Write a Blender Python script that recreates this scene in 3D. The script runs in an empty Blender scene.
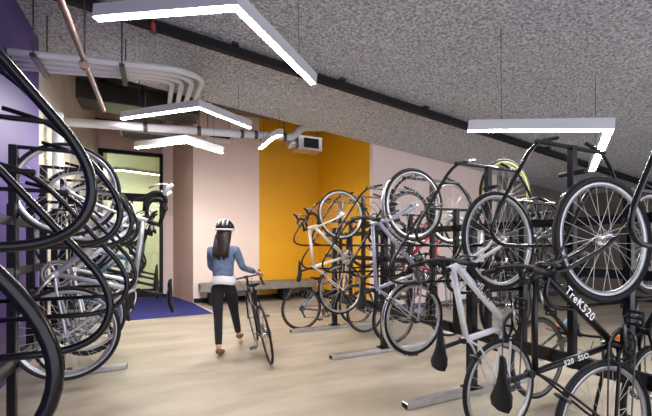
import bpy, math, random
from mathutils import Vector, Matrix
random.seed(7)
PI = math.pi
scn = bpy.context.scene
col = scn.collection
YAW = math.radians(24.9)
CY, SY = math.cos(YAW), math.sin(YAW)
EYE = 1.35
F = 360.0
def C2R(X, Y, Z=0.0):            # a point given ahead / right of the viewpoint -> room axes
    return Vector((X*CY + Y*SY, -X*SY + Y*CY, Z))

# ------------------------------------------------------------------ materials
def mat(name, color, rough=0.5, metal=0.0, spec=0.5, coat=0.0):
    m = bpy.data.materials.new(name); m.use_nodes = True
    b = m.node_tree.nodes['Principled BSDF']
    b.inputs['Base Color'].default_value = (*color, 1)
    b.inputs['Roughness'].default_value = rough
    b.inputs['Metallic'].default_value = metal
    b.inputs['Specular IOR Level'].default_value = spec
    b.inputs['Coat Weight'].default_value = coat
    return m
def mottled(name, c1, c2, scale, rough=0.6, detail=6, bump=0.0, bscale=None, stretch=(1,1,1), metal=0.0, spec=0.5, lo=0.35, hi=0.65):
    m = mat(name, c1, rough, metal, spec); nt = m.node_tree; N = nt.nodes; L = nt.links
    b = N['Principled BSDF']
    tc = N.new('ShaderNodeTexCoord'); mp = N.new('ShaderNodeMapping'); mp.inputs['Scale'].default_value = stretch
    L.new(tc.outputs['Object'], mp.inputs['Vector'])
    n = N.new('ShaderNodeTexNoise'); n.inputs['Scale'].default_value = scale; n.inputs['Detail'].default_value = detail
    L.new(mp.outputs['Vector'], n.inputs['Vector'])
    r = N.new('ShaderNodeValToRGB'); r.color_ramp.elements[0].position = lo; r.color_ramp.elements[1].position = hi
    r.color_ramp.elements[0].color = (*c1, 1); r.color_ramp.elements[1].color = (*c2, 1)
    L.new(n.outputs['Fac'], r.inputs['Fac']); L.new(r.outputs['Color'], b.inputs['Base Color'])
    if bump:
        n2 = N.new('ShaderNodeTexNoise'); n2.inputs['Scale'].default_value = bscale or scale; n2.inputs['Detail'].default_value = 4
        L.new(tc.outputs['Object'], n2.inputs['Vector'])
        bp = N.new('ShaderNodeBump'); bp.inputs['Strength'].default_value = bump; bp.inputs['Distance'].default_value = 0.02
        L.new(n2.outputs['Fac'], bp.inputs['Height']); L.new(bp.outputs['Normal'], b.inputs['Normal'])
    return m
def emit(name, color, s):
    m = bpy.data.materials.new(name); m.use_nodes = True; nt = m.node_tree
    nt.nodes.remove(nt.nodes['Principled BSDF'])
    e = nt.nodes.new('ShaderNodeEmission'); e.inputs['Color'].default_value = (*color, 1); e.inputs['Strength'].default_value = s
    nt.links.new(e.outputs[0], nt.nodes['Material Output'].inputs[0]); return m
def glass(name, tint):
    m = bpy.data.materials.new(name); m.use_nodes = True; nt = m.node_tree
    nt.nodes.remove(nt.nodes['Principled BSDF'])
    t = nt.nodes.new('ShaderNodeBsdfTransparent'); t.inputs[0].default_value = (*tint, 1)
    g = nt.nodes.new('ShaderNodeBsdfGlossy'); g.inputs['Roughness'].default_value = 0.02
    x = nt.nodes.new('ShaderNodeMixShader'); f = nt.nodes.new('ShaderNodeFresnel'); f.inputs[0].default_value = 1.45
    nt.links.new(f.outputs[0], x.inputs[0]); nt.links.new(t.outputs[0], x.inputs[1]); nt.links.new(g.outputs[0], x.inputs[2])
    nt.links.new(x.outputs[0], nt.nodes['Material Output'].inputs[0]); return m

M = {}
M['floor'] = mottled('polished_concrete', (0.29,0.245,0.185), (0.47,0.412,0.33), 1.6, 0.38, 8, 0.0, stretch=(0.6,1.8,1), lo=0.3, hi=0.7, spec=0.35)
M['purple'] = mottled('purple_paint', (0.075,0.045,0.21), (0.085,0.052,0.235), 3, 0.45)
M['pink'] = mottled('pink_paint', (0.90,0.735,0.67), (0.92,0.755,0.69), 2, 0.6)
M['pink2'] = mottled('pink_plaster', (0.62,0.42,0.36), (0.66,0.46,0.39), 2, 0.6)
M['yellow'] = mottled('ochre_paint', (0.82,0.40,0.003), (0.85,0.43,0.004), 2, 0.55)
M['cream'] = mottled('cream_paint', (0.50,0.45,0.38), (0.58,0.53,0.45), 3, 0.6)
M['greywall'] = mottled('grey_block_wall', (0.13,0.105,0.09), (0.18,0.15,0.125), 2.5, 0.8)
M['green_wall'] = mottled('pale_green_wall', (0.60,0.62,0.40), (0.66,0.68,0.46), 1, 0.6)
M['carpet'] = mottled('blue_carpet', (0.035,0.035,0.16), (0.06,0.06,0.23), 120, 0.95, 2, 0.4, 300, spec=0.1)
M['navy'] = mat('navy_base', (0.04,0.045,0.10), 0.5)
M['dark_ceiling'] = mottled('raw_ceiling', (0.05,0.045,0.045), (0.12,0.11,0.10), 2, 0.9)
M['bench'] = mottled('cast_concrete', (0.20,0.18,0.16), (0.27,0.245,0.22), 6, 0.7)
M['black'] = mat('black_powder_coat', (0.006,0.006,0.007), 0.22, 0.0, 0.35, 0.0)
M['black_matte'] = mat('black_matte', (0.009,0.009,0.010), 0.6, 0.0, 0.3)
M['rubber'] = mat('tyre_rubber', (0.012,0.012,0.013), 0.6, 0.0, 0.3)
M['alu'] = mottled('brushed_aluminium', (0.50,0.50,0.52), (0.62,0.62,0.64), 12, 0.35, metal=0.8)
M['chrome'] = mat('polished_metal', (0.62,0.62,0.63), 0.25, 0.9)
M['steel'] = mat('dark_steel', (0.11,0.11,0.115), 0.35, 0.8)
M['spoke'] = mat('spoke_steel', (0.62,0.61,0.58), 0.35, 0.5)
M['white_paint'] = mat('white_gloss', (0.80,0.80,0.82), 0.25, 0, 0.5, 0.4)
M['silver_paint'] = mat('silver_gloss', (0.50,0.50,0.54), 0.28, 0.4, 0.5, 0.4)
M['lilac_paint'] = mat('pale_lilac_gloss', (0.43,0.42,0.52), 0.28, 0.3, 0.5, 0.4)
M['cream_paint'] = mat('ivory_gloss', (0.74,0.70,0.62), 0.28, 0, 0.5, 0.4)
M['black_paint'] = mat('black_gloss', (0.007,0.007,0.008), 0.3, 0, 0.35, 0.0)
M['blue_paint'] = mat('steel_blue_gloss', (0.07,0.13,0.22), 0.3, 0.2, 0.5, 0.5)
M['lightblue'] = mat('light_blue_plastic', (0.22,0.48,0.75), 0.4)
M['red_paint'] = mat('red_gloss', (0.45,0.02,0.03), 0.3, 0, 0.5, 0.4)
M['green_paint'] = mat('dark_green_gloss', (0.03,0.10,0.06), 0.3, 0, 0.5, 0.4)
M['yellow_rim'] = mat('lime_yellow_rim', (0.62,0.62,0.16), 0.4)
M['orange'] = mat('orange_rubber', (0.80,0.16,0.015), 0.5)
M['tan'] = mat('tan_leather', (0.28,0.14,0.06), 0.6)
M['white_pipe'] = mat('white_conduit', (0.66,0.66,0.70), 0.4)
M['copper'] = mottled('copper_pipe', (0.12,0.06,0.05), (0.20,0.11,0.09), 9, 0.6)
M['lamp_body'] = mat('lamp_housing', (0.55,0.55,0.58), 0.45)
M['lamp'] = emit('lamp_diffuser', (1.0,0.96,0.92), 88.0)
M['glass'] = glass('clear_glass', (0.90,0.94,0.88))
M['jacket'] = mottled('denim', (0.085,0.125,0.21), (0.17,0.225,0.34), 14, 0.9)
M['shirt'] = mat('white_cotton', (0.75,0.74,0.76), 0.9)
M['pants'] = mat('black_cotton', (0.012,0.012,0.016), 0.9)
M['skin'] = mat('skin', (0.62,0.34,0.24), 0.5)
M['hair'] = mottled('dark_brown_hair', (0.014,0.007,0.005), (0.034,0.015,0.010), 60, 0.45, stretch=(1,1,0.1))
M['shoe'] = mat('brown_leather', (0.22,0.09,0.045), 0.6)
M['sign_red'] = mat('red_plastic', (0.5,0.03,0.03), 0.4)

def slab_material():
    m = mat('sprayed_fireproofing', (0.3,0.3,0.3), 0.95, 0, 0.15); nt = m.node_tree; N = nt.nodes; L = nt.links
    b = N['Principled BSDF']; tc = N.new('ShaderNodeTexCoord')
    n = N.new('ShaderNodeTexNoise'); n.inputs['Scale'].default_value = 36; n.inputs['Detail'].default_value = 5; n.inputs['Roughness'].default_value = 0.7
    big = N.new('ShaderNodeTexNoise'); big.inputs['Scale'].default_value = 1.2
    for q in (n, big): L.new(tc.outputs['Object'], q.inputs['Vector'])
    r = N.new('ShaderNodeValToRGB')
    r.color_ramp.elements[0].position = 0.40; r.color_ramp.elements[1].position = 0.60
    r.color_ramp.elements[0].color = (0.32,0.335,0.385,1); r.color_ramp.elements[1].color = (0.93,0.96,1.0,1)
    L.new(n.outputs['Fac'], r.inputs['Fac'])
    mx = N.new('ShaderNodeMix'); mx.data_type = 'RGBA'; mx.blend_type = 'MULTIPLY'; mx.inputs[0].default_value = 0.12
    L.new(r.outputs['Color'], mx.inputs[6]); L.new(big.outputs['Fac'], mx.inputs[7]); L.new(mx.outputs[2], b.inputs['Base Color'])
    bp = N.new('ShaderNodeBump'); bp.inputs['Strength'].default_value = 1.0; bp.inputs['Distance'].default_value = 0.03
    L.new(n.outputs['Fac'], bp.inputs['Height']); L.new(bp.outputs['Normal'], b.inputs['Normal'])
    return m
M['slab'] = slab_material()

# ------------------------------------------------------------------ mesh helpers
class MB:
    def __init__(s): s.v = []; s.f = []; s.sm = []
    def add(s, vs, fs, smooth=True):
        o = len(s.v); s.v += [tuple(v) for v in vs]
        for f in fs: s.f.append(tuple(i+o for i in f)); s.sm.append(smooth)
    def box(s, c, d, R=None, bev=0.0):
        hx, hy, hz = d[0]/2, d[1]/2, d[2]/2
        bv = min(bev, hx*.9, hy*.9, hz*.9)
        c = Vector(c)
        if bv <= 0:
            vs = [Vector((x*hx,y*hy,z*hz)) for x in (-1,1) for y in (-1,1) for z in (-1,1)]
            fs = [(0,1,3,2),(4,6,7,5),(0,4,5,1),(2,3,7,6),(0,2,6,4),(1,5,7,3)]
        else:
            idx = {}; vs = []
            for sx in (-1,1):
                for sy in (-1,1):
                    for sz in (-1,1):
                        for a in range(3):
                            p = [sx*(hx-bv), sy*(hy-bv), sz*(hz-bv)]
                            p[a] += (sx,sy,sz)[a]*bv
                            idx[(sx,sy,sz,a)] = len(vs); vs.append(Vector(p))
            fs = []
            for a in range(3):
                b_, c_ = (a+1)%3, (a+2)%3
                for sg in (-1,1):
                    ring = []
                    for (u,w) in ((-1,-1),(1,-1),(1,1),(-1,1)):
                        k = [0,0,0]; k[a]=sg; k[b_]=u; k[c_]=w; ring.append(idx[(*k,a)])
                    fs.append(tuple(ring if sg>0 else ring[::-1]))
            for a in range(3):
                b_, c_ = (a+1)%3, (a+2)%3
                for u in (-1,1):
                    for w in (-1,1):
                        k1=[0,0,0];k1[a]=-1;k1[b_]=u;k1[c_]=w
                        k2=list(k1);k2[a]=1
                        q=(idx[(*k1,b_)],idx[(*k2,b_)],idx[(*k2,c_)],idx[(*k1,c_)])
                        fs.append(q if u*w>0 else q[::-1])
            for sx in (-1,1):
                for sy in (-1,1):
                    for sz in (-1,1):
                        t=(idx[(sx,sy,sz,0)],idx[(sx,sy,sz,1)],idx[(sx,sy,sz,2)])
                        fs.append(t if sx*sy*sz>0 else t[::-1])
        if R is not None: vs = [R @ v for v in vs]
        s.add([v+c for v in vs], fs, False); return s
    def tube(s, pts, r, n=10, caps=True, closed=False, squash=None):
        pts = [Vector(p) for p in pts]; m = len(pts)
        rs = r if isinstance(r, (list,tuple)) else [r]*m
        T = []
        for i in range(m):
            if closed: t = pts[(i+1)%m]-pts[i-1]
            else: t = pts[min(i+1,m-1)]-pts[max(i-1,0)]
            T.append(t.normalized() if t.length>1e-9 else Vector((0,0,1)))
        ref = Vector((0,0,1)) if abs(T[0].z)<0.9 else Vector((1,0,0))
        u = (ref - T[0]*ref.dot(T[0])).normalized(); vs = []
        for i in range(m):
            u = u - T[i]*u.dot(T[i])
            if u.length < 1e-6: u = T[i].orthogonal()
            u.normalize(); w = T[i].cross(u)
            for k in range(n):
                a = 2*PI*k/n
                vs.append(pts[i] + (u*math.cos(a)*(squash[0] if squash else 1) + w*math.sin(a)*(squash[1] if squash else 1))*rs[i])
        fs = []
        for i in range(m if closed else m-1):
            j = (i+1)%m
            for k in range(n):
                k2 = (k+1)%n; fs.append((i*n+k, i*n+k2, j*n+k2, j*n+k))
        s.add(vs, fs, True)
        if caps and not closed:
            o = len(s.v)-len(vs)
            s.f.append(tuple(o+k for k in range(n))[::-1]); s.sm.append(False)
            s.f.append(tuple(o+(m-1)*n+k for k in range(n))); s.sm.append(False)
        return s
    def cyl(s, a, b, r, n=12, r2=None): return s.tube([a,b], [r, r if r2 is None else r2], n)
    def ring(s, c, R, prof, axis='Y', n=48):   # revolve profile [(dr, daxis)] closed loop about axis through c
        c = Vector(c); vs = []; k = len(prof)
        for i in range(n):
            a = 2*PI*i/n
            for (dr, da) in prof:
                rr = R+dr; x, z = rr*math.cos(a), rr*math.sin(a)
                p = {'Y':(x,da,z),'Z':(x,z,da),'X':(da,x,z)}[axis]
                vs.append(c+Vector(p))
        fs = [(i*k+j, i*k+(j+1)%k, ((i+1)%n)*k+(j+1)%k, ((i+1)%n)*k+j) for i in range(n) for j in range(k)]
        s.add(vs, fs, True); return s
    def ball(s, c, r, nu=16, nv=10, R=None):
        c = Vector(c); r = Vector(r) if not isinstance(r,(int,float)) else Vector((r,r,r)); vs=[]; fs=[]
        for j in range(nv+1):
            t = PI*j/nv
            for i in range(nu):
                a = 2*PI*i/nu
                p = Vector((r.x*math.sin(t)*math.cos(a), r.y*math.sin(t)*math.sin(a), r.z*math.cos(t)))
                vs.append(c + (R @ p if R else p))
        for j in range(nv):
            for i in range(nu):
                fs.append((j*nu+i, (j+1)*nu+i, (j+1)*nu+(i+1)%nu, j*nu+(i+1)%nu))
        s.add(vs, fs, True); return s
    def mesh(s, name, m):
        me = bpy.data.meshes.new(name); me.from_pydata(s.v, [], s.f); me.update()
        me.polygons.foreach_set('use_smooth', s.sm); me.materials.append(m); me.update(); return me
    def build(s, name, m, parent=None, **kw):
        return link(name, s.mesh(name, m), parent, **kw)
def link(name, data, parent=None, label=None, cat=None, group=None, kind=None, loc=None, mw=None):
    o = bpy.data.objects.new(name, data); col.objects.link(o)
    if parent is not None: o.parent = parent
    if mw is not None: o.matrix_world = mw
    if loc is not None: o.location = loc
    if label: o['label'] = label
    if cat: o['category'] = cat
    if group: o['group'] = group
    if kind: o['kind'] = kind
    return o
def struct(name, mb, m, parent=None):
    return mb.build(name, m, parent, kind='structure' if parent is None else None)
def thing(name, label, cat, loc=(0,0,0), group=None, mw=None):
    return link(name, None, None, label, cat, group, loc=None if mw is not None else loc, mw=mw)
def smooth_path(pts, r, n=6):
    pts = [Vector(p) for p in pts]; out = [pts[0]]
    for i in range(1, len(pts)-1):
        a, b, c = pts[i-1], pts[i], pts[i+1]
        d1 = min(r, (a-b).length*.49); d2 = min(r, (c-b).length*.49)
        p = b+(a-b).normalized()*d1; q = b+(c-b).normalized()*d2
        for k in range(n+1):
            t = k/n; out.append(p*(1-t)**2 + b*2*t*(1-t) + q*t*t)
    out.append(pts[-1]); return out

# ------------------------------------------------------------------ the room
def slab_z(x): return 3.38 - 0.10*(x-3.88)
XL, XR, YB1, YB2 = -1.35, 10.5, 6.15, 8.85
struct('floor', MB().box(((XL-0.2+XR+0.2)/2, 4.7, -0.05), (XR-XL+0.6, 15.4, 0.1)), M['floor'])
def prism(poly, z0, z1, mb=None):     # vertical prism over a plan polygon (counter-clockwise)
    mb = mb or MB(); n = len(poly)
    vs = [(x,y,z0) for x,y in poly]+[(x,y,z1) for x,y in poly]
    mb.add(vs, [tuple(range(n))[::-1], tuple(range(n,2*n))]+[(i,(i+1)%n,n+(i+1)%n,n+i) for i in range(n)], False); return mb
# sloped slab
sl = MB(); x0, x1, y0, y1 = XL-0.1, XR+0.1, -2.0, YB1
vs = [(x0,y0,slab_z(x0)),(x1,y0,slab_z(x1)),(x1,y1,slab_z(x1)),(x0,y1,slab_z(x0))]
vs += [(x,y,z+0.35) for x,y,z in vs]
sl.add(vs, [(3,2,1,0),(4,5,6,7),(0,1,5,4),(1,2,6,5),(2,3,7,6),(3,0,4,7)], False)
struct('ceiling', sl, M['slab'])
struct('ceiling_far', MB().box((2.8, 9.1, 4.75), (9.0, 6.2, 0.1)), M['dark_ceiling'])
struct('trim_1', MB().box(((x0+x1)/2, YB1-0.15, 4.45), (x1-x0, 0.1, 0.72)), M['dark_ceiling'])
struct('wall_left', prism([(XL-.1,-2),(XL,-2),(XL,5.55),(XL-.1,5.55)], 0, slab_z(XL)+.05), M['purple'])
struct('wall_left_far', prism([(XL-.1,5.55),(XL,5.55),(XL,12),(XL-.1,12)], 0, 4.7), M['cream'])
struct('wall_back', prism([(0.72,YB2),(2.27,YB2),(2.27,YB2+.1),(0.72,YB2+.1)], 0, 4.7), M['pink'])
struct('wall_back_ochre', prism([(2.27,YB2),(3.98,YB2),(3.98,YB2+.1),(2.27,YB2+.1)], 0, 4.7), M['yellow'])
struct('wall_alcove', prism([(3.88,YB1+.1),(3.98,YB1+.1),(3.98,YB2),(3.88,YB2)], 0, 4.7), M['yellow'])
struct('wall_rear', prism([(3.88,YB1),(7.4,YB1),(7.4,YB1+.1),(3.88,YB1+.1)], 0, slab_z(3.88)+.02), M['pink'])
struct('wall_rear_grey', prism([(7.4,YB1),(XR+.1,YB1),(XR+.1,YB1+.1),(7.4,YB1+.1)], 0, slab_z(7.4)+.02), M['greywall'])
struct('wall_right', prism([(XR,-2),(XR+.1,-2),(XR+.1,YB1),(XR,YB1)], 0, slab_z(XR)+.05), M['greywall'])
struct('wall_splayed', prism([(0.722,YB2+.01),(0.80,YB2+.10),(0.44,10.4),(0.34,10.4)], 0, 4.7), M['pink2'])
struct('wall_door', prism([(0.09,10.4),(0.44,10.4),(0.44,10.5),(0.09,10.5)], 0, 4.7), M['pink'])
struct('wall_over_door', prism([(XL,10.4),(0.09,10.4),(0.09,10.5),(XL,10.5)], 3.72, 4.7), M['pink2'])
# lobby built beyond the glass, pale green and ochre standing in for reflections
struct('wall_lobby', prism([(-2.6,13.6),(2.4,13.6),(2.4,13.7),(-2.6,13.7)], 0, 4.7), M['green_wall'])
struct('wall_lobby_right', prism([(1.6,10.5),(1.7,10.5),(1.7,13.6),(1.6,13.6)], 0, 4.7), M['yellow'])
struct('ceiling_lobby', MB().box((-0.2, 12.6, 4.65), (4.4, 2.2, 0.06)), M['green_wall'])
struct('floor_lobby', MB().box((0.0, 12.6, -0.05), (4.6, 2.4, 0.1)), M['floor'])
# baseboards
struct('baseboard_rear', MB().box(((3.88+XR)/2, YB1-.01, 0.055), (XR-3.88, 0.02, 0.11)), M['navy'])
struct('baseboard_back', MB().box((2.3, YB2-.01, 0.055), (3.14, 0.02, 0.11)), M['black_matte'])
struct('baseboard_alcove', MB().box((3.87, 7.5, 0.055), (0.02, 2.68, 0.11)), M['black_matte'])
struct('baseboard_right', MB().box((XR-.01, 2.1, 0.055), (0.02, 8.0, 0.11)), M['black_matte'])
# glazed door front
d = thing('door_1', None, None, (0,0,0)); d['kind'] = 'structure'
fr = MB()
fr.box((0.055,10.36,1.86),(0.09,0.09,3.72)); fr.box((-1.30,10.36,1.86),(0.11,0.09,3.72)); fr.box((-0.62,10.36,3.68),(1.4,0.09,0.09))
fr.box((-0.62,10.36,2.56),(1.3,0.09,0.20)); fr.box((-0.62,10.36,0.08),(1.3,0.07,0.14)); fr.box((-0.64,10.36,1.25),(0.09,0.07,2.5))
fr.build('door_frame', M['black_matte'], d)
MB().box((-0.62,10.36,3.15),(1.25,0.01,0.98)).build('glass_pane', M['glass'], d)
MB().box((-0.95,10.36,1.3),(0.56,0.01,2.3)).build('glass_pane', M['glass'], d)
MB().box((-0.29,10.36,1.3),(0.6,0.01,2.3)).build('glass_pane', M['glass'], d)
h = MB(); h.tube(smooth_path([(-0.53,10.32,0.8),(-0.53,10.26,0.8),(-0.53,10.26,1.4),(-0.53,10.32,1.4)],.03),.014); h.build('door_handle', M['chrome'], d)
# doormat carpet
cp = prism([(-1.3,7.30),(0.96,7.35),(0.72,8.82),(0.30,10.30),(-1.3,10.30)], 0.0, 0.012)
cp.build('entrance_carpet', M['carpet'], label='dark blue carpet laid in front of the tall glazed door', cat='carpet')
st = prism([(0.96,7.35),(1.01,7.35),(0.77,8.80),(0.72,8.80)], 0.0, 0.014)
st.build('edging_strip', M['white_pipe'], label='pale metal edging strip along the slanted right side of blue carpet', cat='edging strip')

# bench along the back wall
b = thing('bench', 'low grey concrete wall bench in front of pink and ochre wall', 'bench', (2.2,8.5,0))
MB().box((0,0.02,.39),(2.75,.58,.16),bev=.01).build('seat', M['bench'], b)
for x in (-1.1,-.2,.6,1.2): MB().box((x,.05,.155),(.16,.45,.31)).build('support', M['black_matte'], b)

# ------------------------------------------------------------------ services overhead
p = thing('strut_rail', 'long black strut rail running across the sloped textured ceiling', 'rail', (0,4.27,3.5))
ang = math.atan(0.1); xa, xb = XL+.02, XR-.02
mid = Vector(((xa+xb)/2, 0, slab_z((xa+xb)/2)-3.5-.075)); Rr = Matrix.Rotation(ang,4,'Y').to_3x3()
MB().box(mid, ((xb-xa)/math.cos(ang), .085, .09), Rr).build('rail', M['black_matte'], p)
for x in (-.6,.8,2.2,3.6,5.0,6.4,7.8): MB().box((x,0,slab_z(x)-3.5-.013),(.08,.16,.03),Rr).build('bracket', M['steel'], p)
# four parallel conduits
for i in range(4):
    yy = 4.50+.11*i; xe = 0.52-.12*i
    pts = smooth_path([(XL+.012,yy,3.24),(-.75,yy,3.29),(xe-.0,yy+.02,3.42),(xe,YB1-.3,3.62),(xe,YB1+.5,3.70)], .62, 12)
    names = ['nearest of four white conduits, longest curve round under ceiling','second of the four white conduits counted from the near side','third white conduit of the curved bundle, next to the innermost','innermost white conduit of the curved four, shortest bend']
    MB().tube(pts, .036, 10).build('conduit', M['white_pipe'], label=names[i], cat='conduit', group='curved white conduits at upper left')
for x in (-1.12,-.36):
    t = thing('pipe_hanger', ('dark strut hanger with rods holding white conduits beside the purple wall' if x<-1 else 'dark strut hanger with rods holding white conduits just before their bend'), 'pipe hanger', (x,4.66,0), 'strut hangers under the white conduits')
    z = 3.21 if x<-1 else 3.27
    MB().box((0,0,z),(.05,.52,.04)).build('crossbar', M['steel'], t)
    for s in (-.24,.24): MB().cyl((0,s,z),(0,s,slab_z(x)),.007,6).build('rod', M['steel'], t)
# big white pipe
pt = [(XL+.004,6.5,3.18),(2.30,6.5,3.40),(2.52,6.5,3.62),(2.9,6.5,3.66)]
t = thing('drain_pipe', 'thick white horizontal pipe with elbow crossing above the glass door', 'pipe')
MB().tube(smooth_path(pt,.08),.066,14).build('pipe', M['white_pipe'], t)
for x in (-.2,.62,1.35,1.6,2.15): MB().cyl((x-.03,6.5,3.18+.06*(x-XL)),(x+.03,6.5,3.18+.06*(x-XL)+.004),.078,14).build('pipe_collar', M['steel'], t)
for x in (-.2,.62,2.15): MB().cyl((x,6.5,3.18+.06*(x-XL)),(x,6.5,4.7),.009,6).build('hanger_rod', M['steel'], t)
# copper pipe
t = thing('copper_pipe', 'slim copper-coloured pipe hanging lengthways at upper left', 'pipe')
MB().tube([(-.62,.4,3.09),(-.62,5.2,3.02)],.024,10).build('pipe', M['copper'], t)
MB().cyl((-.62,3.9,3.0),(-.62,3.97,3.0),.04,10).build('clamp', M['copper'], t)
MB().cyl((-.62,3.94,3.05),(-.62,3.94,slab_z(-.62)),.007,6).build('hanger_rod', M['steel'], t)
# vertical pipe at wall
t = thing('riser_pipe', 'white vertical riser pipe beside end of purple wall', 'pipe', (-1.22,5.85,0))
MB().tube([(0,0,0),(0,0,3.1)],.065,14).build('pipe', M['white_pipe'], t)
MB().cyl((0,0,2.05),(0,0,2.13),.08,14).build('pipe_collar', M['alu'], t); MB().cyl((0,0,0.0),(0,0,.03),.10,14).build('flange', M['alu'], t)
# ceiling ducts & clutter in the open plenum
def duct(name,label,cat,c,dm,m):
    t = thing(name,label,cat,c); MB().box((0,0,0),dm,bev=.01).build('duct_body', m, t)
    n=3
    for i in range(n): MB().box((-dm[0]/2+dm[0]*(i+.5)/n,0,0),(.03,dm[1]+.03,dm[2]+.03)).build('flange', M['steel'], t)
duct('ventilation_duct','dark rectangular duct above glass door in the raw ceiling','duct',(-.3,8.0,4.15),(2.1,.6,.35),M['steel'])
duct('ventilation_duct','grey rectangular duct high in front of the pink wall','duct',(1.7,7.6,4.3),(1.4,.45,.3),M['greywall'])
t = thing('fan_unit','small grey fan coil box hanging before the ochre corner','fan unit',(2.90,7.2,3.50))
MB().box((0,0,0),(.55,.35,.30),bev=.01).build('casing',M['alu'],t); MB().box((.02,-.18,0),(.34,.01,.2)).build('grille',M['black_matte'],t)
MB().cyl((-.28,-.05,-.02),(-.46,-.05,-.02),.11,16).build('motor',M['chrome'],t)
for x in (-.22,.22): MB().cyl((x,0,.15),(x,0,1.13),.008,6).build('hanger_rod', M['steel'], t)
t = thing('vent_box','small grey vent box hung over the pink wall','vent box',(1.15,7.9,3.62))
MB().box((0,0,0),(.55,.4,.16),bev=.01).build('casing',M['lamp_body'],t); MB().box((0,-.203,0),(.4,.008,.1)).build('grille',M['black_matte'],t)
for x in (-.22,.22): MB().cyl((x,0,.08),(x,0,1.05),.008,6).build('hanger_rod', M['steel'], t)
t = thing('ceiling_diffuser','pale slotted air diffuser above glass door top','air diffuser',(-.25,9.4,3.95))
MB().box((0,0,0),(1.1,.5,.12),bev=.01).build('casing',M['lamp_body'],t)
for k in range(5): MB().box((0,-.2+.1*k,-.065),(1.0,.03,.012)).build('slot',M['black_matte'],t)
for x in (-.4,.4): MB().cyl((x,0,.06),(x,0,.72),.008,6).build('hanger_rod', M['steel'], t)
for k,(yy,zz,lab) in enumerate(((6.9,4.35,'thin grey pipe nearest above the ceiling opening'),(7.3,4.45,'middle thin grey pipe above the glass door area'),(9.9,4.3,'rearmost thin grey pipe close to the door wall'))):
    MB().tube([(XL,yy,zz),(2.6,yy,zz)],.03,8).build('thin_pipe', M['steel'] if k else M['white_pipe'], label=lab, cat='pipe')
for k,(xx,lab) in enumerate(((-.95,'left dark steel joist over the recess by cream wall'),(0.6,'right dark steel joist over the recess edge'))):
    t = thing('steel_joist',lab,'joist',(xx,7.7,4.5)); MB().box((0,0,.09),(.14,2.0,.02)).build('flange',M['steel'],t); MB().box((0,0,0),(.02,2.0,.18)).build('web',M['steel'],t); MB().box((0,0,-.09),(.14,2.0,.02)).build('flange',M['steel'],t)
# sprinkler head
t = thing('sprinkler','small red and grey sprinkler fitting hanging near the black rail','sprinkler',(-.05,3.9,0))
zc = slab_z(-.05); MB().cyl((0,0,zc),(0,0,zc-.26),.012,8).build('drop_pipe',M['steel'],t); MB().cyl((0,0,zc-.26),(0,0,zc-.34),.022,10).build('valve',M['sign_red'],t); MB().cyl((0,0,zc-.34),(0,0,zc-.35),.035,12).build('deflector',M['steel'],t)

# ------------------------------------------------------------------ chevron lamps
def ray_to(px, py, d):      # point on a plane parallel to the slab, d below it
    rx, rz = (px-326)/F, (245-py)/F
    kx = rx*CY + SY         # x per unit Y
    Y = (3.77-d-1.35)/(rz+0.1*kx*1.0) if True else 0
    # slab: z = 3.768-0.1x
    Y = (3.768-d-EYE)/(rz+0.1*kx)
    return C2R(rx*Y, Y, EYE+rz*Y)
def lamp(pA, pC, pB, label, drop_to=None):
    o = thing('chevron_lamp', label, 'ceiling lamp', pC, 'white chevron linear lamps')
    w, hgt = .078, .100
    A, C, B = [Vector(q)-Vector(pC) for q in (pA,pC,pB)]
    up = Vector((0.0995,0,0.995))
    def arm(E):
        # mitred bar from corner to E
        dA = (A-A.dot(up)*up).normalized(); dB = (B-B.dot(up)*up).normalized()
        return dA, dB
    dA, dB = arm(A)
    nA = up.cross(dA).normalized(); nB = up.cross(dB).normalized()
    bis = (dA+dB).normalized()
    def outline(wd):
        # plan outline: outer A end, outer corner, outer B end, inner B, inner corner, inner A
        sA = 1 if nA.dot(bis)>0 else -1; sB = 1 if nB.dot(bis)>0 else -1
        iA, iB = nA*sA, nB*sB
        sh = math.sin(math.acos(max(-1,min(1,dA.dot(bis)))))
        k = (wd/2)/sh
        return [A-iA*wd/2, -bis*k, B-iB*wd/2, B+iB*wd/2, bis*k, A+iA*wd/2]
    ol = outline(w); mb = MB(); n = 6
    vs = [q for q in ol]+[q+up*hgt for q in ol]
    fs = [(0,1,4,5),(1,2,3,4),(6+5,6+4,6+1,6),(6+4,6+3,6+2,6+1)]+[(i,6+i,6+(i+1)%6,(i+1)%6) for i in range(6)]
    mb.add(vs, fs, False); mb.build('housing', M['lamp_body'], o)
    ol = outline(w*.70); mb = MB(); vs = [q-up*.004 for q in ol]+[q+up*.002 for q in ol]
    mb.add(vs, fs, False); mb.build('diffuser', M['lamp'], o)
    for q in (A*.75, B*.75):
        top = slab_z(pC[0]+q.x) if pC[1]+q.y < YB1 else 4.7
        mb = MB(); mb.cyl(q+up*hgt, (q.x,q.y,top-pC[2]), .003, 6); mb.build('suspension_wire', M['steel'], o)
    return o
lamp(ray_to(96,19,.66), ray_to(236,8,.66), ray_to(313,84,.66), 'largest white V-shaped linear lamp hanging nearest, at upper left centre')
lamp(ray_to(468,131,1.0), ray_to(609,130,1.0), ray_to(592,171,1.0), 'white V-shaped linear lamp on the right, above the bike with big wheel')
lamp(ray_to(122,119,.55), ray_to(199,108,.55), ray_to(250,128,.55), 'upper of two small V-shaped lamps over the glass door, nearer')
lamp(ray_to(136,148,.75), ray_to(186,142,.75), ray_to(222,153,.75), 'lower of two small V-shaped lamps over the glass door, farther')
lamp(ray_to(260,149,.45), ray_to(273,138,.45), ray_to(281,135,.45), 'V-shaped lamp half hidden by white pipe before the ochre wall')
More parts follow.
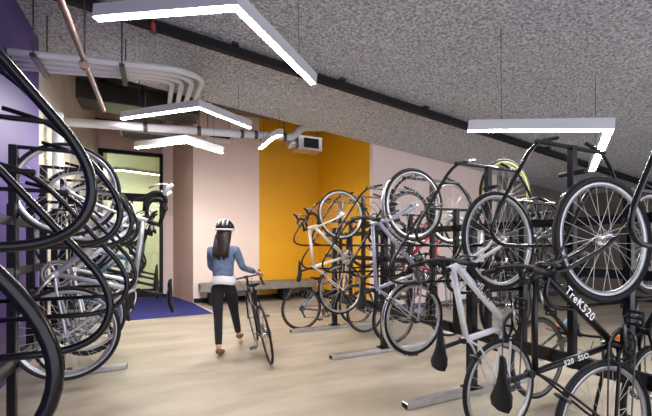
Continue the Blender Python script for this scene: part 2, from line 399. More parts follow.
# added lamp behind the glass, standing in for the reflected chevron lamps
lamp((-1.9,12.2,3.50),(-.9,11.9,3.50),(.2,12.3,3.50), 'V-shaped lamp seen through the upper glass of the door')

# ------------------------------------------------------------------ racks
PROF = [(.17,.035),(.30,-.01),(.40,-.03),(.56,-.25),(.72,-.465),(.79,-.60),(.70,-.69),(.55,-.69),(0,-.69)]
def loop_mesh(m, drop=-.575):
    pts = smooth_path([(.16,0,.035),(.395,0,-.02),(.80,0,drop),(.735,0,-.69),(0,0,-.69)], .15, 8)
    return MB().tube(pts, .0125, 10).mesh('loop', m)
def arm_mesh(): return MB().box((.2,0,-.012),(.36,.028,.024),bev=.004).mesh('arm', M['black'])
def rack(name, label, x, sides, y_main, highs, lows, y0, y1, reach):
    t = thing(name, label, 'bike rack', (x,0,0))
    for yy in y_main:
        pw = .075 if len(sides)==2 else .05
        MB().box((0,yy,.83),(pw,pw,1.6),bev=.006).build('post', M['black'], t)
        MB().box((0,yy,.012+.045),(.16,.13,.012)).build('foot_plate', M['black'], t)
        xs = (-reach if -1 in sides else -.12, reach)
        MB().box(((xs[0]+xs[1])/2,yy,.0255),(xs[1]-xs[0],.085,.05),bev=.006).build('floor_rail', M['alu'], t)
        for e in sides: MB().box((e*(reach+.002),yy,.026),(.006,.07,.038)).build('end_cap', M['black_matte'], t)
    for z,hh in ((.55,.095),(1.17,.06),(1.51,.06)):
        MB().box((0,(y0+y1)/2,z),(.04,y1-y0,hh),bev=.004).build('crossbeam', M['black'], t)
    lm = loop_mesh(M['black'], -.575 if len(sides)==2 else -.51); am = arm_mesh(); prot = {}
    for ys, top in ((highs,2.035),(lows,1.70)):
        pm = MB().box((0,0,(top+.50)/2),(.05,.045,top-.50),bev=.004).mesh('loop_post', M['black'])
        pg = MB().cyl((0,-.085,0),(0,.085,0),.017,10).mesh('peg', M['black_matte'])
        for yy in ys:
            link('loop_post', pm, t, loc=(0,yy,0))
            link('peg', pg, t, loc=(0,yy,top-.19))
            for s in sides:
                l = link('loop', lm, t, loc=(0,yy,top)); a = link('arm', am, t, loc=(0,yy,top))
                if len(sides)==1: l.scale = (.97,1,1)
                if s < 0: l.rotation_euler = (0,0,PI); a.rotation_euler = (0,0,PI)
    return t
HR = [.84+.70*k for k in range(7)]; LR = [1.21+.70*k for k in range(6)]
rack('bike_rack','long black double-sided two-tier bike rack standing on the right', 2.59, (-1,1), [1.00,2.42,3.83,5.25], HR, LR, .55, 5.6, .75)
HL = [1.03+.70*k for k in range(7)]; LL = [.69+.70*k for k in range(7)]
rack('bike_rack','black wall-side bike rack with big loops along the purple wall', -.90, (1,), [1.70,3.10,4.50], HL, LL, .3, 5.5, .58)

# ------------------------------------------------------------------ bicycles
_cache = {}
def cached(key, fn):
    if key not in _cache: _cache[key] = fn()
    return _cache[key]
def V(a,b,c=0.0): return Vector((a,c,b))     # bike axes: x forward, z up, y left
def wheel(parent, c, rear, P, spin=0.0, steer=None):
    R = P.get('R',.340); tw = P.get('tw',.014); rim = P.get('rim','alu')
    if rear: rim = P.get('rimr',rim)
    def mk():
        rw = .010
        ri = R-2*tw-.004
        rm = MB().ring((0,0,0), ri, [(-.020,-.006),(-.020,.006),(-.002,rw),(.004,rw),(.004,-rw),(-.002,-rw)], 'Y', 56).mesh('wheel', M[rim])
        ty = MB().ring((0,0,0), R-tw, [(tw*math.cos(a),tw*math.sin(a)) for a in [2*PI*k/8 for k in range(8)]], 'Y', 56).mesh('tyre', M['rubber'])
        sp = MB(); n = P.get('ns',28)
        for k in range(n):
            a = 2*PI*k/n; sd = 1 if k%2 else -1; off = .35*(1 if (k//2)%2 else -1)
            sp.tube([(.022*math.cos(a+off*3),sd*.028,.022*math.sin(a+off*3)),((ri-.02)*math.cos(a),sd*.003,(ri-.02)*math.sin(a))], .0014, 4, caps=False)
        sp = sp.mesh('spokes', M['spoke'])
        hb = MB(); hb.cyl((0,-.05,0),(0,.05,0),.014,12)
        for s in (-1,1): hb.cyl((0,s*.026,0),(0,s*.031,0),.026,16)
        hb = hb.mesh('hub', M['chrome'])
        return rm, ty, sp, hb
    rm, ty, sp, hb = cached(('w',R,tw,rim,P.get('ns',28)), mk)
    w = link('wheel', rm, parent, loc=c); w.rotation_euler = (0,spin,0)
    for nm, me in (('tyre',ty),('spokes',sp),('hub',hb)): link(nm, me, w)
    return w
def bike(label, P, mw, group=None, name='bicycle'):
    o = thing(name, label, 'bicycle', group=group, mw=mw)
    W = P.get('W',1.0); R = P.get('R',.340); st = P.get('st',.50); sp = P.get('sp',.17); paint = M[P.get('paint','black_paint')]
    tt = P.get('tube',.017)
    BB = V(.43,-.07); sd = Vector((-P.get('sl',.26),0,.965)); SC = BB+sd*st
    hd = Vector((-.309,0,.951)); CR = V(W-.045,0)+hd*P.get('fk',.385); HT = CR+hd*P.get('ht',.13)
    s0 = .0
    # frame
    f = MB()
    f.tube([BB, SC+sd*.03], tt*.95, 12); f.tube([CR+hd*.03, BB], tt*1.15, 12)
    f.tube([CR-hd*.0, HT], tt*1.15, 12); f.tube([SC-sd*.01, HT-hd*.03], tt*.95, 12)
    f.cyl(BB+Vector((0,.036,0)), BB-Vector((0,.036,0)), .022, 14)
    for s in (-1,1):
        f.tube(smooth_path([V(0,0,s*.062), V(.05,-.005,s*.058), V(.33,-.06,s*.036), BB+Vector((-.01,s*.02,0))],.05,3), .009, 8)
        f.tube(smooth_path([V(0,0,s*.062), V(.03,.05,s*.058), V(SC.x-.04,SC.z-.09,s*.034), SC+Vector((0,s*.012,-.005))],.05,3), .0075, 8)
        f.box(V(0,0,s*.060), (.03,.006,.04))
    f.build('frame', paint, o)
    # fork + front end (steered)
    A = math.radians(P.get('steer',0)); base = CR.copy()
    Rm = Matrix.Translation(base) @ Matrix.Rotation(A, 4, hd) @ Matrix.Translation(-base)
    fk = MB()
    for s in (-1,1):
        fk.tube(smooth_path([V(W,0,s*.055), V(W-.05,.06,s*.053), CR+Vector((0,s*.05,-.04)), CR+Vector((0,s*.03,.0))],.05,4), [.008]*3+[.010]*10 if False else .011, 10)
    fk.tube([CR+Vector((0,-.04,-.005)),CR+Vector((0,.04,-.005))], .016, 10)
    g = fk.build('fork', M[P.get('fork',P.get('paint','black_paint'))], o); g.matrix_local = Rm
    wf = wheel(o, V(W,0), False, P, .1); wf.matrix_local = Rm @ Matrix.Translation(V(W,0)) @ Matrix.Rotation(.1,4,'Y')
    wheel(o, V(0,0), True, P, .2)
    # headset + stem
    stt = HT+hd*P.get('rise',.04); cl = stt+Vector((.951,0,.309))*P.get('stem',.085)
    s_ = MB(); s_.tube([HT, stt+hd*.02], .016, 12); s_.tube([stt, cl], .015, 12); s_.cyl(cl-Vector((0,.024,0)), cl+Vector((0,.024,0)), .020, 12)
    g = s_.build('stem', M[P.get('stemmat','black_matte')], o); g.matrix_local = Rm
    hbm = MB(); kids = []
    if P.get('bar','flat') == 'drop':
        fw = Vector((.97,0,.0)); 
        for s in (-1,1):
            pts = [cl, cl+Vector((0,s*.19,0)), cl+Vector((.085,s*.205,-.005)), cl+Vector((.105,s*.21,-.075)), cl+Vector((.05,s*.215,-.135)), cl+Vector((-.045,s*.215,-.14))]
            sm = smooth_path(pts,.05,5)
            hbm.tube(sm, .0125, 8)
            kids.append(('bar_tape', MB().tube(sm[5:], .0165, 8), P.get('tape','black_matte')))
            hp = cl+Vector((.09,s*.207,-.005))
            kids.append(('brake_hood', MB().tube([hp+Vector((-.01,0,-.01)), hp+Vector((.05,0,.02)), hp+Vector((.072,0,.055))], [.015,.017,.012], 8), P.get('hood','black_matte')))
            kids.append(('brake_lever', MB().tube(smooth_path([hp+Vector((.062,0,.03)), hp+Vector((.075,0,-.03)), hp+Vector((.035,s*.012,-.11))],.03,4), .0065, 6), 'chrome'))
    else:
        bw = P.get('bw',.29)
        pts = [cl+Vector((-.04,-bw,.02)), cl+Vector((0,-.08,.01)), cl+Vector((0,.08,.01)), cl+Vector((-.04,bw,.02))]
        hbm.tube(smooth_path(pts,.06,4), .0115, 10)
        for s in (-1,1):
            e = cl+Vector((-.04,s*bw,.02)); q = e+Vector((.022,-s*.12,-.005))
            kids.append(('grip', MB().tube([e+Vector((-.002,s*.004,0)), e+(q-e)*.5, q], [P.get('gr',.0175),P.get('gr',.0155),P.get('gr',.0165)], 10), P.get('grip','black_matte')))
            kids.append(('brake_lever', MB().tube(smooth_path([q+Vector((0,-s*.02,0)), q+Vector((.04,-s*.01,-.02)), e+Vector((.045,-s*.02,-.04))],.03,4), .006, 6), 'steel'))
    g = hbm.build('handlebar', M['black_matte' if P.get('bar','flat')=='flat' else 'steel'], o); g.matrix_local = Rm
    for nm, mb, mm in kids: mb.build(nm, M[mm], g)
    # cables
    for s in (-1,1):
        e = cl+Vector((.03,s*.12,.0))
        c = MB().tube(smooth_path([e, e+Vector((.12,-s*.02,-.02)), CR+Vector((.10,s*.03,.02)), CR+Vector((.02,s*.02,.05)) if s>0 else CR+Vector((.0,s*.03,-.02))],.10,6), .0026, 5)
        c.build('cable', M['black_matte'], o).matrix_local = Rm
    # seat post, saddle
    sc = SC+sd*sp
    MB().tube([SC+sd*.01, sc], .0135, 10).build('seat_post', M[P.get('post','black_matte')], o)
    cc = MB(); cc.cyl(SC+Vector((0,-.02,0))+sd*.025, SC+Vector((0,.02,0))+sd*.025, .019, 10); cc.build('seat_clamp', M['black_matte'], o)
    S = sc+Vector((-.01,0,.035)); L_ = .27
    prof = [(-.125,.022,.010),(-.118,.060,.022),(-.085,.074,.030),(-.04,.062,.032),(.0,.040,.030),(.05,.026,.028),(.10,.021,.026),(.135,.016,.020),(.147,.006,.010)]
    vs=[]; n=14
    for (ax,hw,th) in prof:
        zz = .012 if ax<-.07 else (.0 if ax<.1 else -.004)
        for k in range(n):
            a = 2*PI*k/n; vs.append(S+Vector((ax, hw*math.cos(a), zz-th*.5+ (th*.55 if math.sin(a)>0 else th*.75)*math.sin(a))))
    m = len(prof); fs=[(i*n+k,i*n+(k+1)%n,(i+1)*n+(k+1)%n,(i+1)*n+k) for i in range(m-1) for k in range(n)]
    fs += [tuple(range(n))[::-1], tuple((m-1)*n+k for k in range(n))]
    sa = MB(); sa.add([v for v in vs], fs, True); sdl = sa.build('saddle', M[P.get('saddle','black_matte')], o)
    ra = MB()
    for s in (-1,1): ra.tube(smooth_path([S+Vector((-.10,s*.03,-.012)), S+Vector((-.04,s*.022,-.04)), S+Vector((.04,s*.022,-.04)), S+Vector((.12,s*.008,-.012))],.03,3), .0035, 6)
    ra.build('saddle_rail', M['steel'], sdl)
    # crankset on the right side (y negative)
    ca = math.radians(P.get('crank',20)); u = Vector((math.cos(ca),0,math.sin(ca)))
    CQ = BB+Vector((0,-.045,0)); cr = MB()
    Rr = P.get('cring',.095)
    cr.ring(CQ, Rr, [(-.010,-.003),(-.010,.003),(.002,.003),(.002,-.003)], 'Y', 40)
    cr.ring(CQ+Vector((0,.008,0)), Rr*.78, [(-.010,-.002),(-.010,.002),(.002,.002),(.002,-.002)], 'Y', 32)
    for k in range(40):
        a = 2*PI*k/40; cr.box(CQ+Vector(((Rr+.004)*math.cos(a),0,(Rr+.004)*math.sin(a))), (.006,.003,.006), Matrix.Rotation(-a,3,'Y'))
    for k in range(5):
        a = ca+2*PI*k/5; cr.tube([CQ, CQ+Vector((math.cos(a),0,math.sin(a)))*(Rr-.006)], [.011,.006], 6)
    cs = cr.build('crankset', M[P.get('crank_mat','steel')], o)
    for s in (-1,1):
        base_ = BB+Vector((0,s*.062,0)); e = base_+u*(-s*-1)*.17*(1 if s<0 else -1)*1
        e = base_ + u*(.17 if s<0 else -.17)
        a_ = MB().tube([base_, e], [.014,.010], 8, squash=(1,.7)).build('crank_arm', M[P.get('arm_mat','chrome')], cs)
        pe = e+Vector((0,s*.055,0)); pd = MB(); pd.cyl(e, pe+Vector((0,s*.04,0)), .006, 8)
        for q in (-.032,.032): pd.box(pe+Vector((q,0,0)), (.016,.085,.018), bev=.003)
        for q in (-.04,.04): pd.box(pe+Vector((0,q,0)), (.07,.010,.016), bev=.003)
        pd.build('pedal', M[P.get('pedal','black_matte')], cs)
    # chain
    ch = MB(); r2 = .040; cpts = []
    CB = Vector((0,-.045,0))
    for k in range(13):
        a = PI/2 - PI*k/12; cpts.append(CQ+Vector((math.cos(a),0,math.sin(a)))*Rr)
    dl = Vector((.03,-.045,-.12)); dm_ = Vector((.0,-.045,-.065))
    cpts += [dl+Vector((.0,0,-.018)), dl+Vector((-.016,0,.0)), dm_+Vector((.018,0,.0))]
    for k in range(9):
        a = -PI/2 - PI*k/8; cpts.append(CB+Vector((math.cos(a),0,math.sin(a)))*r2)
    ch.tube(cpts, .0045, 5, closed=True); ch.build('chain', M['steel'], o)
    ct = MB()
    for k in range(7): ct.cyl(Vector((0,-.022-.0035*k,0)), Vector((0,-.024-.0035*k,0)), .050-.004*k, 20)
    ct.build('cassette', M['steel'], o)
    dr = MB(); dr.tube([Vector((0,-.058,-.01)), dm_+Vector((0,-.01,0)), dl+Vector((0,-.01,0))], [.010,.012,.008], 8)
    for q in (dm_,dl): dr.cyl(q+Vector((0,-.006,0)), q+Vector((0,.006,0)), .019, 12)
    dr.build('rear_derailleur', M[P.get('der','steel')], o)
    # brakes
    bk = MB(); c0 = CR+Vector((.03,0,-.012))
    bk.tube(smooth_path([V(W,0)+(CR-V(W,0)).normalized()*(R-.03)+Vector((.035,-.02,0)), c0+Vector((.01,-.04,0)), c0, c0+Vector((.01,.04,0)), V(W,0)+(CR-V(W,0)).normalized()*(R-.03)+Vector((.035,.02,0))],.03,3), .008, 6)
    bk.build('brake_caliper', M['steel'], o).matrix_local = Rm
    dv = (SC-Vector((0,0,0))).normalized(); bk = MB(); q = dv*(R+.012)
    bk.tube(smooth_path([dv*(R-.03)+Vector((-.03,-.022,0)), q+Vector((-.02,-.042,.01)), q+Vector((-.01,0,.015)), q+Vector((-.02,.042,.01)), dv*(R-.03)+Vector((-.03,.022,0))],.03,3), .008, 6)
    bk.build('brake_caliper', M['steel'], o)
    if P.get('fender'):
        for c, a0, a1, loc in ((V(0,0), -.2, 3.3, False), (V(W,0), .9, 3.5, True)):
            fm = MB(); rr = R+.014; n=30; vs=[]; k=5
            for i in range(n+1):
                a = a0+(a1-a0)*i/n
                for j in range(k):
                    t = (j/(k-1)-.5)*2; vs.append(c+Vector(((rr-.010*t*t)*math.cos(a), t*.024, (rr-.010*t*t)*math.sin(a))))
                for j in range(k):
                    t = (j/(k-1)-.5)*2; vs.append(c+Vector(((rr+.003-.010*t*t)*math.cos(a), -t*.024, (rr+.003-.010*t*t)*math.sin(a))))
            kk = 2*k; fs=[(i*kk+j,i*kk+(j+1)%kk,(i+1)*kk+(j+1)%kk,(i+1)*kk+j) for i in range(n) for j in range(kk)]
            fs += [tuple(range(kk))[::-1], tuple(n*kk+j for j in range(kk))]
            fm.add(vs, fs, True); g = fm.build('fender', M[P['fender']], o)
            if loc: g.matrix_local = Rm
    def deco(txt, p0, p1, size, color, side=-1, off=.021):
        # lettering on a tube, reading from p0 towards p1
        cu = bpy.data.curves.new('lettering_curve', 'FONT'); cu.body = txt; cu.size = size; cu.align_x = 'CENTER'; cu.align_y = 'CENTER'; cu.extrude = .0008
        cu.space_character = 1.15; cu.materials.append(M[color]); cu.offset = .0008
        tmp = bpy.data.objects.new('tmp', cu); col.objects.link(tmp); bpy.context.view_layer.update()
        me = bpy.data.meshes.new_from_object(tmp.evaluated_get(bpy.context.evaluated_depsgraph_get())); bpy.data.objects.remove(tmp)
        t = link('lettering', me, o)
        X = (p1-p0).normalized(); Z = Vector((0,side,0)); Yv = Z.cross(X)
        mm = Matrix((X,Yv,Z)).transposed().to_4x4(); mm.translation = (p0+p1)/2+Vector((0,side*off,0)); t.matrix_local = mm
    for dcz in P.get('text',[]):
        txt, where, size, color, side = dcz
        if where == 'down': deco(txt, CR+(BB-CR)*.12, CR+(BB-CR)*.72, size, color, side, tt*1.15+.002)
        if where == 'seat': deco(txt, SC+(BB-SC)*.15, SC+(BB-SC)*.8, size, color, side, tt+.002)
        if where == 'top': deco(txt, SC, HT, size, color, side, tt+.002)
    if P.get('bottle'):
        p0 = BB+(CR-BB)*.35+Vector((-.04,0,.03)); dd = (CR-BB).normalized()
        MB().tube([p0, p0+dd*.13, p0+dd*.16, p0+dd*.19], [.035,.035,.018,.018], 12).build('water_bottle', M[P['bottle']], o)
    if P.get('lock'):
        q = BB+(CR-BB)*.93; dd=(CR-BB).normalized()
        MB().tube(smooth_path([q+Vector((-.03,.03,.04)), q+Vector((-.10,.03,.13)), q+dd*.16+Vector((-.10,.03,.12)), q+dd*.16+Vector((-.02,.03,.03))],.05,5), .012, 8).build('lock', M[P['lock']], o)
    if P.get('lamp'):
        q = sc-sd*.07+Vector((-.03,0,0)); MB().box(q,(.03,.035,.05),bev=.008).build('rear_light', M['sign_red'], o)
    return o

def hang(x, y, zr, side, flip=False, tilt=0.0, yaw=0.0):
    # side -1: saddle side looks to -x (aisle); forward axis points up (down when flipped)
    fwd = Vector((0,0,-1 if flip else 1)); up = Vector((side,0,0)); left = up.cross(fwd)
    m = Matrix((fwd,left,up)).transposed().to_4x4()
    m = Matrix.Translation((x,y,zr)) @ Matrix.Rotation(yaw,4,'Z') @ Matrix.Rotation(tilt,4,'Y') @ m
    return m
XHR = 2.33; ZL, ZH = .39, .70
# --- right rack, aisle side
bike('black bicycle hanging nearest on the right, white lettering, large front wheel',
     dict(paint='black_paint', fk=.42, sl=.18, st=.58, sp=.18, R=.352, tw=.018, W=1.02, ht=.12, bar='flat', bw=.24, crank=5, cring=.10, steer=3, crank_mat='black_matte',arm_mat='steel',
          text=[('TreK520','down',.062,'white_paint',-1),('520  SSO','seat',.040,'white_paint',-1)]), hang(2.24,1.16,.365,-1,yaw=math.radians(-9)), 'bicycles hung on the right rack')
bike('white bicycle with black lettering, hung beside the nearest black one',
     dict(paint='white_paint', sl=.14, st=.41, sp=.20, tube=.021, R=.345, tw=.015, W=1.03, ht=.10, bar='flat', crank=5, crank_mat='black_matte', steer=4, fork='white_paint',
          text=[('GIANT','down',.058,'black_matte',-1)]), hang(2.15,1.76,.355,-1), 'bicycles hung on the right rack')
bike('pale lilac silver bicycle with silver mudguards, hung on a high loop',
     dict(paint='lilac_paint', R=.348, st=.52, sp=.12, W=1.07, tw=.017, fender='chrome', bar='flat', bw=.27, crank=200, text=[('TRACE','down',.044,'black_paint',-1)]), hang(2.19,2.74,.66,-1), 'bicycles hung on the right rack')
bike('ivory road bicycle with black drop handlebar, hung high before ochre wall',
     dict(paint='cream_paint', tube=.021, st=.50, sp=.17, bar='drop', crank=140, crank_mat='alu', tw=.013, steer=6, saddle='black_matte', text=[('RALEIGH','down',.038,'black_paint',-1)]), hang(2.22,4.30,.76,-1), 'bicycles hung on the right rack')
bike('steel blue bicycle standing on both wheels at far end of right rack',
     dict(paint='blue_paint', st=.46, sp=.08, bar='flat', bw=.2, tw=.012, crank=70, rim='steel', W=1.0), Matrix.Translation((2.06,5.36,.34)), 'bicycles hung on the right rack')
# --- right rack, far side
bike('bicycle with lime yellow rims hung high on the far side of right rack',
     dict(paint='black_paint', rim='yellow_rim', rimr='steel', bar='drop', R=.335, tw=.012), hang(2.87,2.285,.80,1), 'bicycles on the far side of the right rack')
bike('upside-down dark bicycle with orange grips and light blue lock',
     dict(paint='black_paint', rim='steel', tw=.011, grip='orange', gr=.023, lock='lightblue', bar='flat', bw=.31), hang(2.87,1.98,1.41,1,flip=True), 'bicycles on the far side of the right rack')
bike('silver bicycle hung high on the far side, behind the white lettered one',
     dict(paint='silver_paint', bar='flat', crank=100), hang(2.87,2.97,.70,1), 'bicycles on the far side of the right rack')
bike('red bicycle hung high on the far side, before the pink wall',
     dict(paint='red_paint', rim='steel', bar='drop', crank=30), hang(2.87,3.68,.70,1), 'bicycles on the far side of the right rack')
bike('dark green bicycle hung low on the far side, behind the lilac one',
     dict(paint='green_paint', rim='steel', bar='flat', crank=150), hang(2.87,4.02,.36,1), 'bicycles on the far side of the right rack')
bike('black thin-tyred bicycle farthest on the far side of right rack',
     dict(paint='black_paint', bar='flat', tw=.011, rim='steel'), hang(2.87,4.74,.35,1), 'bicycles on the far side of the right rack')
bike('black bicycle with pale rims hung nearest on the far side',
     dict(paint='black_paint', bar='flat', tw=.018), hang(2.87,1.22,.37,1), 'bicycles on the far side of the right rack')
# --- left rack
GL = 'bicycles hung on the left rack'
bike('silver road bicycle hung nearest on left rack, white hoods on drop bars',
     dict(paint='silver_paint', st=.52, sp=.24, bar='drop', hood='white_paint', crank=40, crank_mat='alu', W=1.04, tw=.013, ht=.16, stem=.14, rise=.09, tube=.019), hang(-.60,3.15,.71,1), GL)
bike('white bicycle with black grips hung high in the left cluster', dict(paint='white_paint', bar='flat', crank=10, steer=12), hang(-.62,3.90,.70,1), GL)
bike('steel blue bicycle with flat bars hung low in left cluster', dict(paint='blue_paint', bar='flat', crank=120, st=.46, sp=.07, bottle='red_paint'), hang(-.76,4.28,.40,1), GL)
bike('black drop-bar bicycle hung high in left cluster', dict(paint='black_paint', bar='drop', crank=60), hang(-.62,4.60,.70,1), GL)
bike('silver flat-bar bicycle hung low near the far end of left rack', dict(paint='silver_paint', bar='flat', crank=20, st=.46, sp=.07, lamp=True), hang(-.76,4.98,.40,1), GL)
bike('dark green bicycle with white fenders hung high, farthest on left rack', dict(paint='green_paint', bar='flat', fender='white_paint', crank=60), hang(-.62,5.30,.70,1), GL)

# --- the bicycle being wheeled
def frame_at(o_, fwd, lean):     # lean to the left, radians
    fwd = fwd.normalized(); left0 = Vector((0,0,1)).cross(fwd)
    up = (Vector((0,0,1))*math.cos(lean)+left0*math.sin(lean)).normalized(); left = up.cross(fwd)
    m = Matrix((fwd,left,up)).transposed().to_4x4(); m.translation = o_ + up*.340; return m
fw = (C2R(-.98,5.06)-C2R(-.638,4.12))
bike('black drop-bar bicycle wheeled along by the walking person', dict(paint='black_paint', bar='drop', crank=75, st=.5, sp=.12, rim='steel', ht=.15, rise=.06, pedal='steel'), frame_at(C2R(-.638,4.12,.0), fw, math.radians(10)))

# ------------------------------------------------------------------ the person
def skin_mesh(name, nodes, edges, m, parent, levels=2):
    me = bpy.data.meshes.new(name); me.from_pydata([Vector(n[0]) for n in nodes], edges, []); me.update()
    ob = bpy.data.objects.new(name, me); col.objects.link(ob)
    sm = ob.modifiers.new('s','SKIN'); sm.use_smooth_shade = True
    for i, n in enumerate(nodes):
        r = n[1]; me.skin_vertices[0].data[i].radius = (r,r) if isinstance(r,(int,float)) else r
        me.skin_vertices[0].data[i].use_root = (i==0)
    ss = ob.modifiers.new('d','SUBSURF'); ss.levels = levels; ss.render_levels = levels
    bpy.context.view_layer.update()
    dg = bpy.context.evaluated_depsgraph_get(); ev = ob.evaluated_get(dg); nm = bpy.data.meshes.new_from_object(ev)
    bpy.data.objects.remove(ob)
    nm.materials.clear(); nm.materials.append(m)
    for p_ in nm.polygons: p_.use_smooth = True
    return link(name, nm, parent)
org = C2R(-1.28,4.5)
# person axes: x to the right of travel, y forward
per = thing('person','person in denim jacket, black trousers and helmet, seen from behind walking with a bicycle','person', mw=Matrix.Translation(org) @ Matrix.Rotation(-YAW,4,'Z'))
def Q(X,Y,Z): return (X+1.28, Y-4.5, Z)
LS, RS = (-1.435,4.50,1.285), (-1.125,4.50,1.285)
RE, RW = (-1.055,4.57,1.06), (-.915,4.80,.985)
LE, LW = (-1.47,4.60,1.06), (-1.29,4.72,.975)
LH, RH = (-1.365,4.50,.84), (-1.205,4.51,.84)
LK, RK = (-1.345,4.49,.46), (-1.20,4.72,.47)
LA, RA = (-1.29,4.33,.085), (-1.195,4.93,.12)
def mixp(a,b,t): return tuple(a[i]+(b[i]-a[i])*t for i in range(3))
body_n = [(Q(-1.285,4.50,.92),(.11,.08)),(Q(-1.285,4.50,1.02),(.105,.085)),(Q(-1.282,4.50,1.17),(.125,.09)),(Q(-1.28,4.50,1.29),(.10,.07)),
 (Q(-1.28,4.51,1.37),.045),(Q(-1.275,4.53,1.42),.045),(Q(-1.272,4.535,1.47),(.068,.08)),(Q(-1.27,4.54,1.54),(.078,.092)),(Q(-1.27,4.54,1.60),(.055,.065)),
 (Q(*LS),.045),(Q(*LE),.034),(Q(*LW),.022),(Q(*RS),.045),(Q(*RE),.034),(Q(*RW),.022),
 (Q(*LH),.07),(Q(*LK),.05),(Q(*mixp(LK,LA,.35)),.046),(Q(*LA),.032),(Q(*RH),.07),(Q(*RK),.05),(Q(*mixp(RK,RA,.35)),.046),(Q(*RA),.032)]
body_e = [(0,1),(1,2),(2,3),(3,4),(4,5),(5,6),(6,7),(7,8),(3,9),(9,10),(10,11),(3,12),(12,13),(13,14),(0,15),(15,16),(16,17),(17,18),(0,19),(19,20),(20,21),(21,22)]
skin_mesh('body', body_n, body_e, M['skin'], per)
# face: nose, ears, eyes, mouth (turned away from view)
fc = MB(); fc.ball(Q(-1.27,4.632,1.515),(.012,.018,.018),8,6)
for s in (-1,1): fc.ball(Q(-1.27+s*.08,4.54,1.52),(.010,.020,.030),8,6)
fc.build('nose_and_ears', M['skin'], per)
ey = MB()
for s in (-1,1): ey.ball(Q(-1.27+s*.032,4.618,1.54),(.014,.010,.009),8,6)
ey.build('eyes', M['white_paint'], per)
MB().ball(Q(-1.27,4.615,1.475),(.024,.010,.007),8,6).build('mouth', M['red_paint'], per)
# jacket
jn = [(Q(-1.285,4.50,.90),(.160,.124)),(Q(-1.285,4.50,1.06),(.135,.108)),(Q(-1.282,4.50,1.18),(.15,.112)),(Q(-1.28,4.50,1.29),(.125,.085)),(Q(-1.28,4.505,1.35),(.062,.06)),
 (Q(*LS),.062),(Q(*mixp(LS,LE,.5)),.054),(Q(*LE),.047),(Q(*mixp(LE,LW,.88)),.036),(Q(*RS),.062),(Q(*mixp(RS,RE,.5)),.054),(Q(*RE),.047),(Q(*mixp(RE,RW,.85)),.036)]
skin_mesh('jacket', jn, [(0,1),(1,2),(2,3),(3,4),(3,5),(5,6),(6,7),(7,8),(3,9),(9,10),(10,11),(11,12)], M['jacket'], per)
# shirt hem below the jacket
hm = MB(); n=24; vs=[]
for (z,a,b_) in ((.97,.130,.098),(.92,.148,.113),(.868,.166,.134),(.866,.160,.128)):
    for k in range(n):
        t=2*PI*k/n; q=Q(-1.285+a*math.cos(t),4.50+b_*math.sin(t),z+.008*math.sin(3*t)); vs.append(q)
hm.add(vs,[(i*n+k,(i+1)*n+k,(i+1)*n+(k+1)%n,i*n+(k+1)%n) for i in range(3) for k in range(n)],True); hm.build('shirt', M['shirt'], per)
# trousers
tn = [(Q(-1.285,4.50,.94),(.138,.11)),(Q(-1.285,4.50,.83),(.145,.125)),(Q(*LH),.100),(Q(*mixp(LH,LK,.5)),.080),(Q(*LK),.058),(Q(*mixp(LK,LA,.35)),.054),(Q(*mixp(LK,LA,.9)),.042),
      (Q(*RH),.100),(Q(*mixp(RH,RK,.5)),.080),(Q(*RK),.058),(Q(*mixp(RK,RA,.35)),.054),(Q(*mixp(RK,RA,.9)),.042)]
skin_mesh('trousers', tn, [(0,1),(1,2),(2,3),(3,4),(4,5),(5,6),(1,7),(7,8),(8,9),(9,10),(10,11)], M['pants'], per)
# shoes
for (a,pitch,nm) in ((LA,.0,'l'),(RA,.18,'r')):
    zz = .040 if nm=='l' else .075
    x,y,_ = Q(*a)
    skin_mesh('shoe', [((x,y-.035,zz+.015),.036),((x,y-.01,zz+.045),.040),((x,y+.06,zz),(.040,.034)),((x,y+.14,zz-.006+pitch*.08),(.042,.028)),((x,y+.18,zz-.008+pitch*.1),(.03,.02))], [(1,0),(1,2),(2,3),(3,4)], M['shoe'], per)
# hands with fingers closed round the bar
for (w,elb,s) in ((RW,RE,1),(LW,LE,-1)):
    W_ = Vector(Q(*w)); E_ = Vector(Q(*elb)); d_ = (W_-E_).normalized()
    side = d_.cross(Vector((0,0,1))).normalized(); dn = side.cross(d_).normalized()*-1
    if dn.z>0: dn = -dn
    skin_mesh('hand', [(W_-d_*.01,(.024,.020)),(W_+d_*.035,(.034,.018)),(W_+d_*.072,(.036,.016))], [(0,1),(1,2)], M['skin'], per)
    for k,(ofs,ln) in enumerate(((-.030,.030),(-.010,.034),(.010,.032),(.029,.026))):
        b0 = W_+d_*.068+side*ofs
        MB().tube([b0-d_*.01, b0+d_*ln*.9, b0+d_*ln*1.1+dn*ln*.8, b0+d_*ln*.6+dn*ln*1.4], [.0095,.009,.0085,.007], 8).build('finger', M['skin'], per)
    b0 = W_+d_*.02-side*s*.028
    MB().tube([b0, b0-side*s*.025+d_*.025+dn*.008, b0-side*s*.015+d_*.05+dn*.03], [.012,.0105,.008], 8).build('thumb', M['skin'], per)
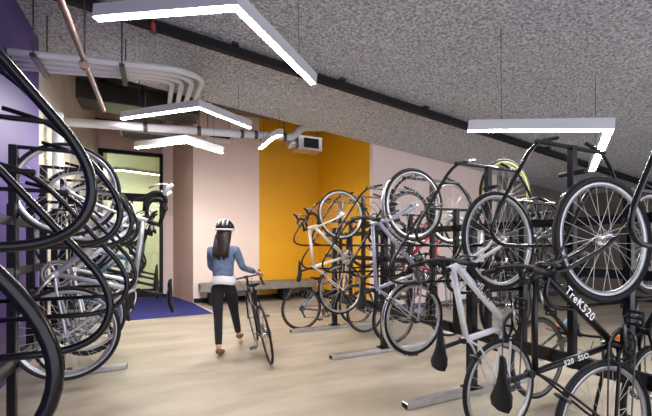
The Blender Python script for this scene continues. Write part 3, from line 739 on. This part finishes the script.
# hair
hn = [(Q(-1.272,4.52,1.56),(.095,.10)),(Q(-1.275,4.49,1.48),(.105,.085)),(Q(-1.28,4.445,1.38),(.110,.06)),(Q(-1.285,4.415,1.28),(.10,.04)),(Q(-1.29,4.41,1.20),(.055,.026))]
skin_mesh('hair', hn, [(0,1),(1,2),(2,3),(3,4)], M['hair'], per)
hr = MB()
for k in range(26):
    a = random.uniform(-1,1); x0_ = -1.28+a*.085
    hr.tube([Q(x0_*1.0,4.44,1.47), Q(x0_+.01*a,4.405,1.36), Q(x0_+a*.02+random.uniform(-.015,.015),4.39,1.25), Q(-1.29+a*.075+random.uniform(-.02,.02),4.395,1.15+random.uniform(0,.05))], [.012,.012,.010,.002], 5)
hr.build('hair_strands', M['hair'], per)
# helmet
hl = MB(); cH = Vector(Q(-1.27,4.53,1.555)); nu, nv = 28, 8; vs=[]; fs=[]
for j in range(nv+1):
    t = (PI/2*1.05)*j/nv
    for i in range(nu):
        a = 2*PI*i/nu; vs.append(cH+Vector((.100*math.sin(t)*math.cos(a), .130*math.sin(t)*math.sin(a)+.0, .105*math.cos(t))))
for j in range(nv):
    for i in range(nu):
        if j >= 2 and j <= nv-3 and i%4 in (1,): continue
        fs.append((j*nu+i,(j+1)*nu+i,(j+1)*nu+(i+1)%nu,j*nu+(i+1)%nu))
hl.add(vs, fs, True); he = hl.build('helmet', M['black_matte'], per)
so = he.modifiers.new('t','SOLIDIFY'); so.thickness = .014; so.offset = 1
rg = MB(); ring = [cH+Vector((.108*math.cos(a),.138*math.sin(a),-.012)) for a in [2*PI*k/32 for k in range(32)]]
rg.tube(ring,.013,8,closed=True)
for s in (-.05,0,.05): rg.tube([cH+Vector((s,.13*math.sin(t)*math.sqrt(1-(s/.11)**2),.118*math.cos(t)*math.sqrt(1-(s/.13)**2))) for t in [(-1.4+2.8*k/10) for k in range(11)]],.010,6)
rg.build('helmet_trim', M['white_paint'], he)

# ------------------------------------------------------------------ world, camera
w = bpy.data.worlds.new('World'); scn.world = w; w.use_nodes = True
w.node_tree.nodes['Background'].inputs[0].default_value = (0.86,0.88,1.0,1); w.node_tree.nodes['Background'].inputs[1].default_value = 1.15
cam = bpy.data.cameras.new('Camera'); co = bpy.data.objects.new('Camera', cam); col.objects.link(co)
co.location = (0,0,EYE); co.rotation_euler = (PI/2,0,-YAW)
cam.sensor_fit = 'HORIZONTAL'; cam.sensor_width = 36; cam.lens = 36*F/652; cam.shift_y = 37/652; cam.clip_start = .05
scn.camera = co
vs_ = scn.view_settings; vs_.view_transform = 'Standard'; vs_.look = 'None'; vs_.gamma = 1; vs_.use_curve_mapping = False; vs_.exposure = 1.12
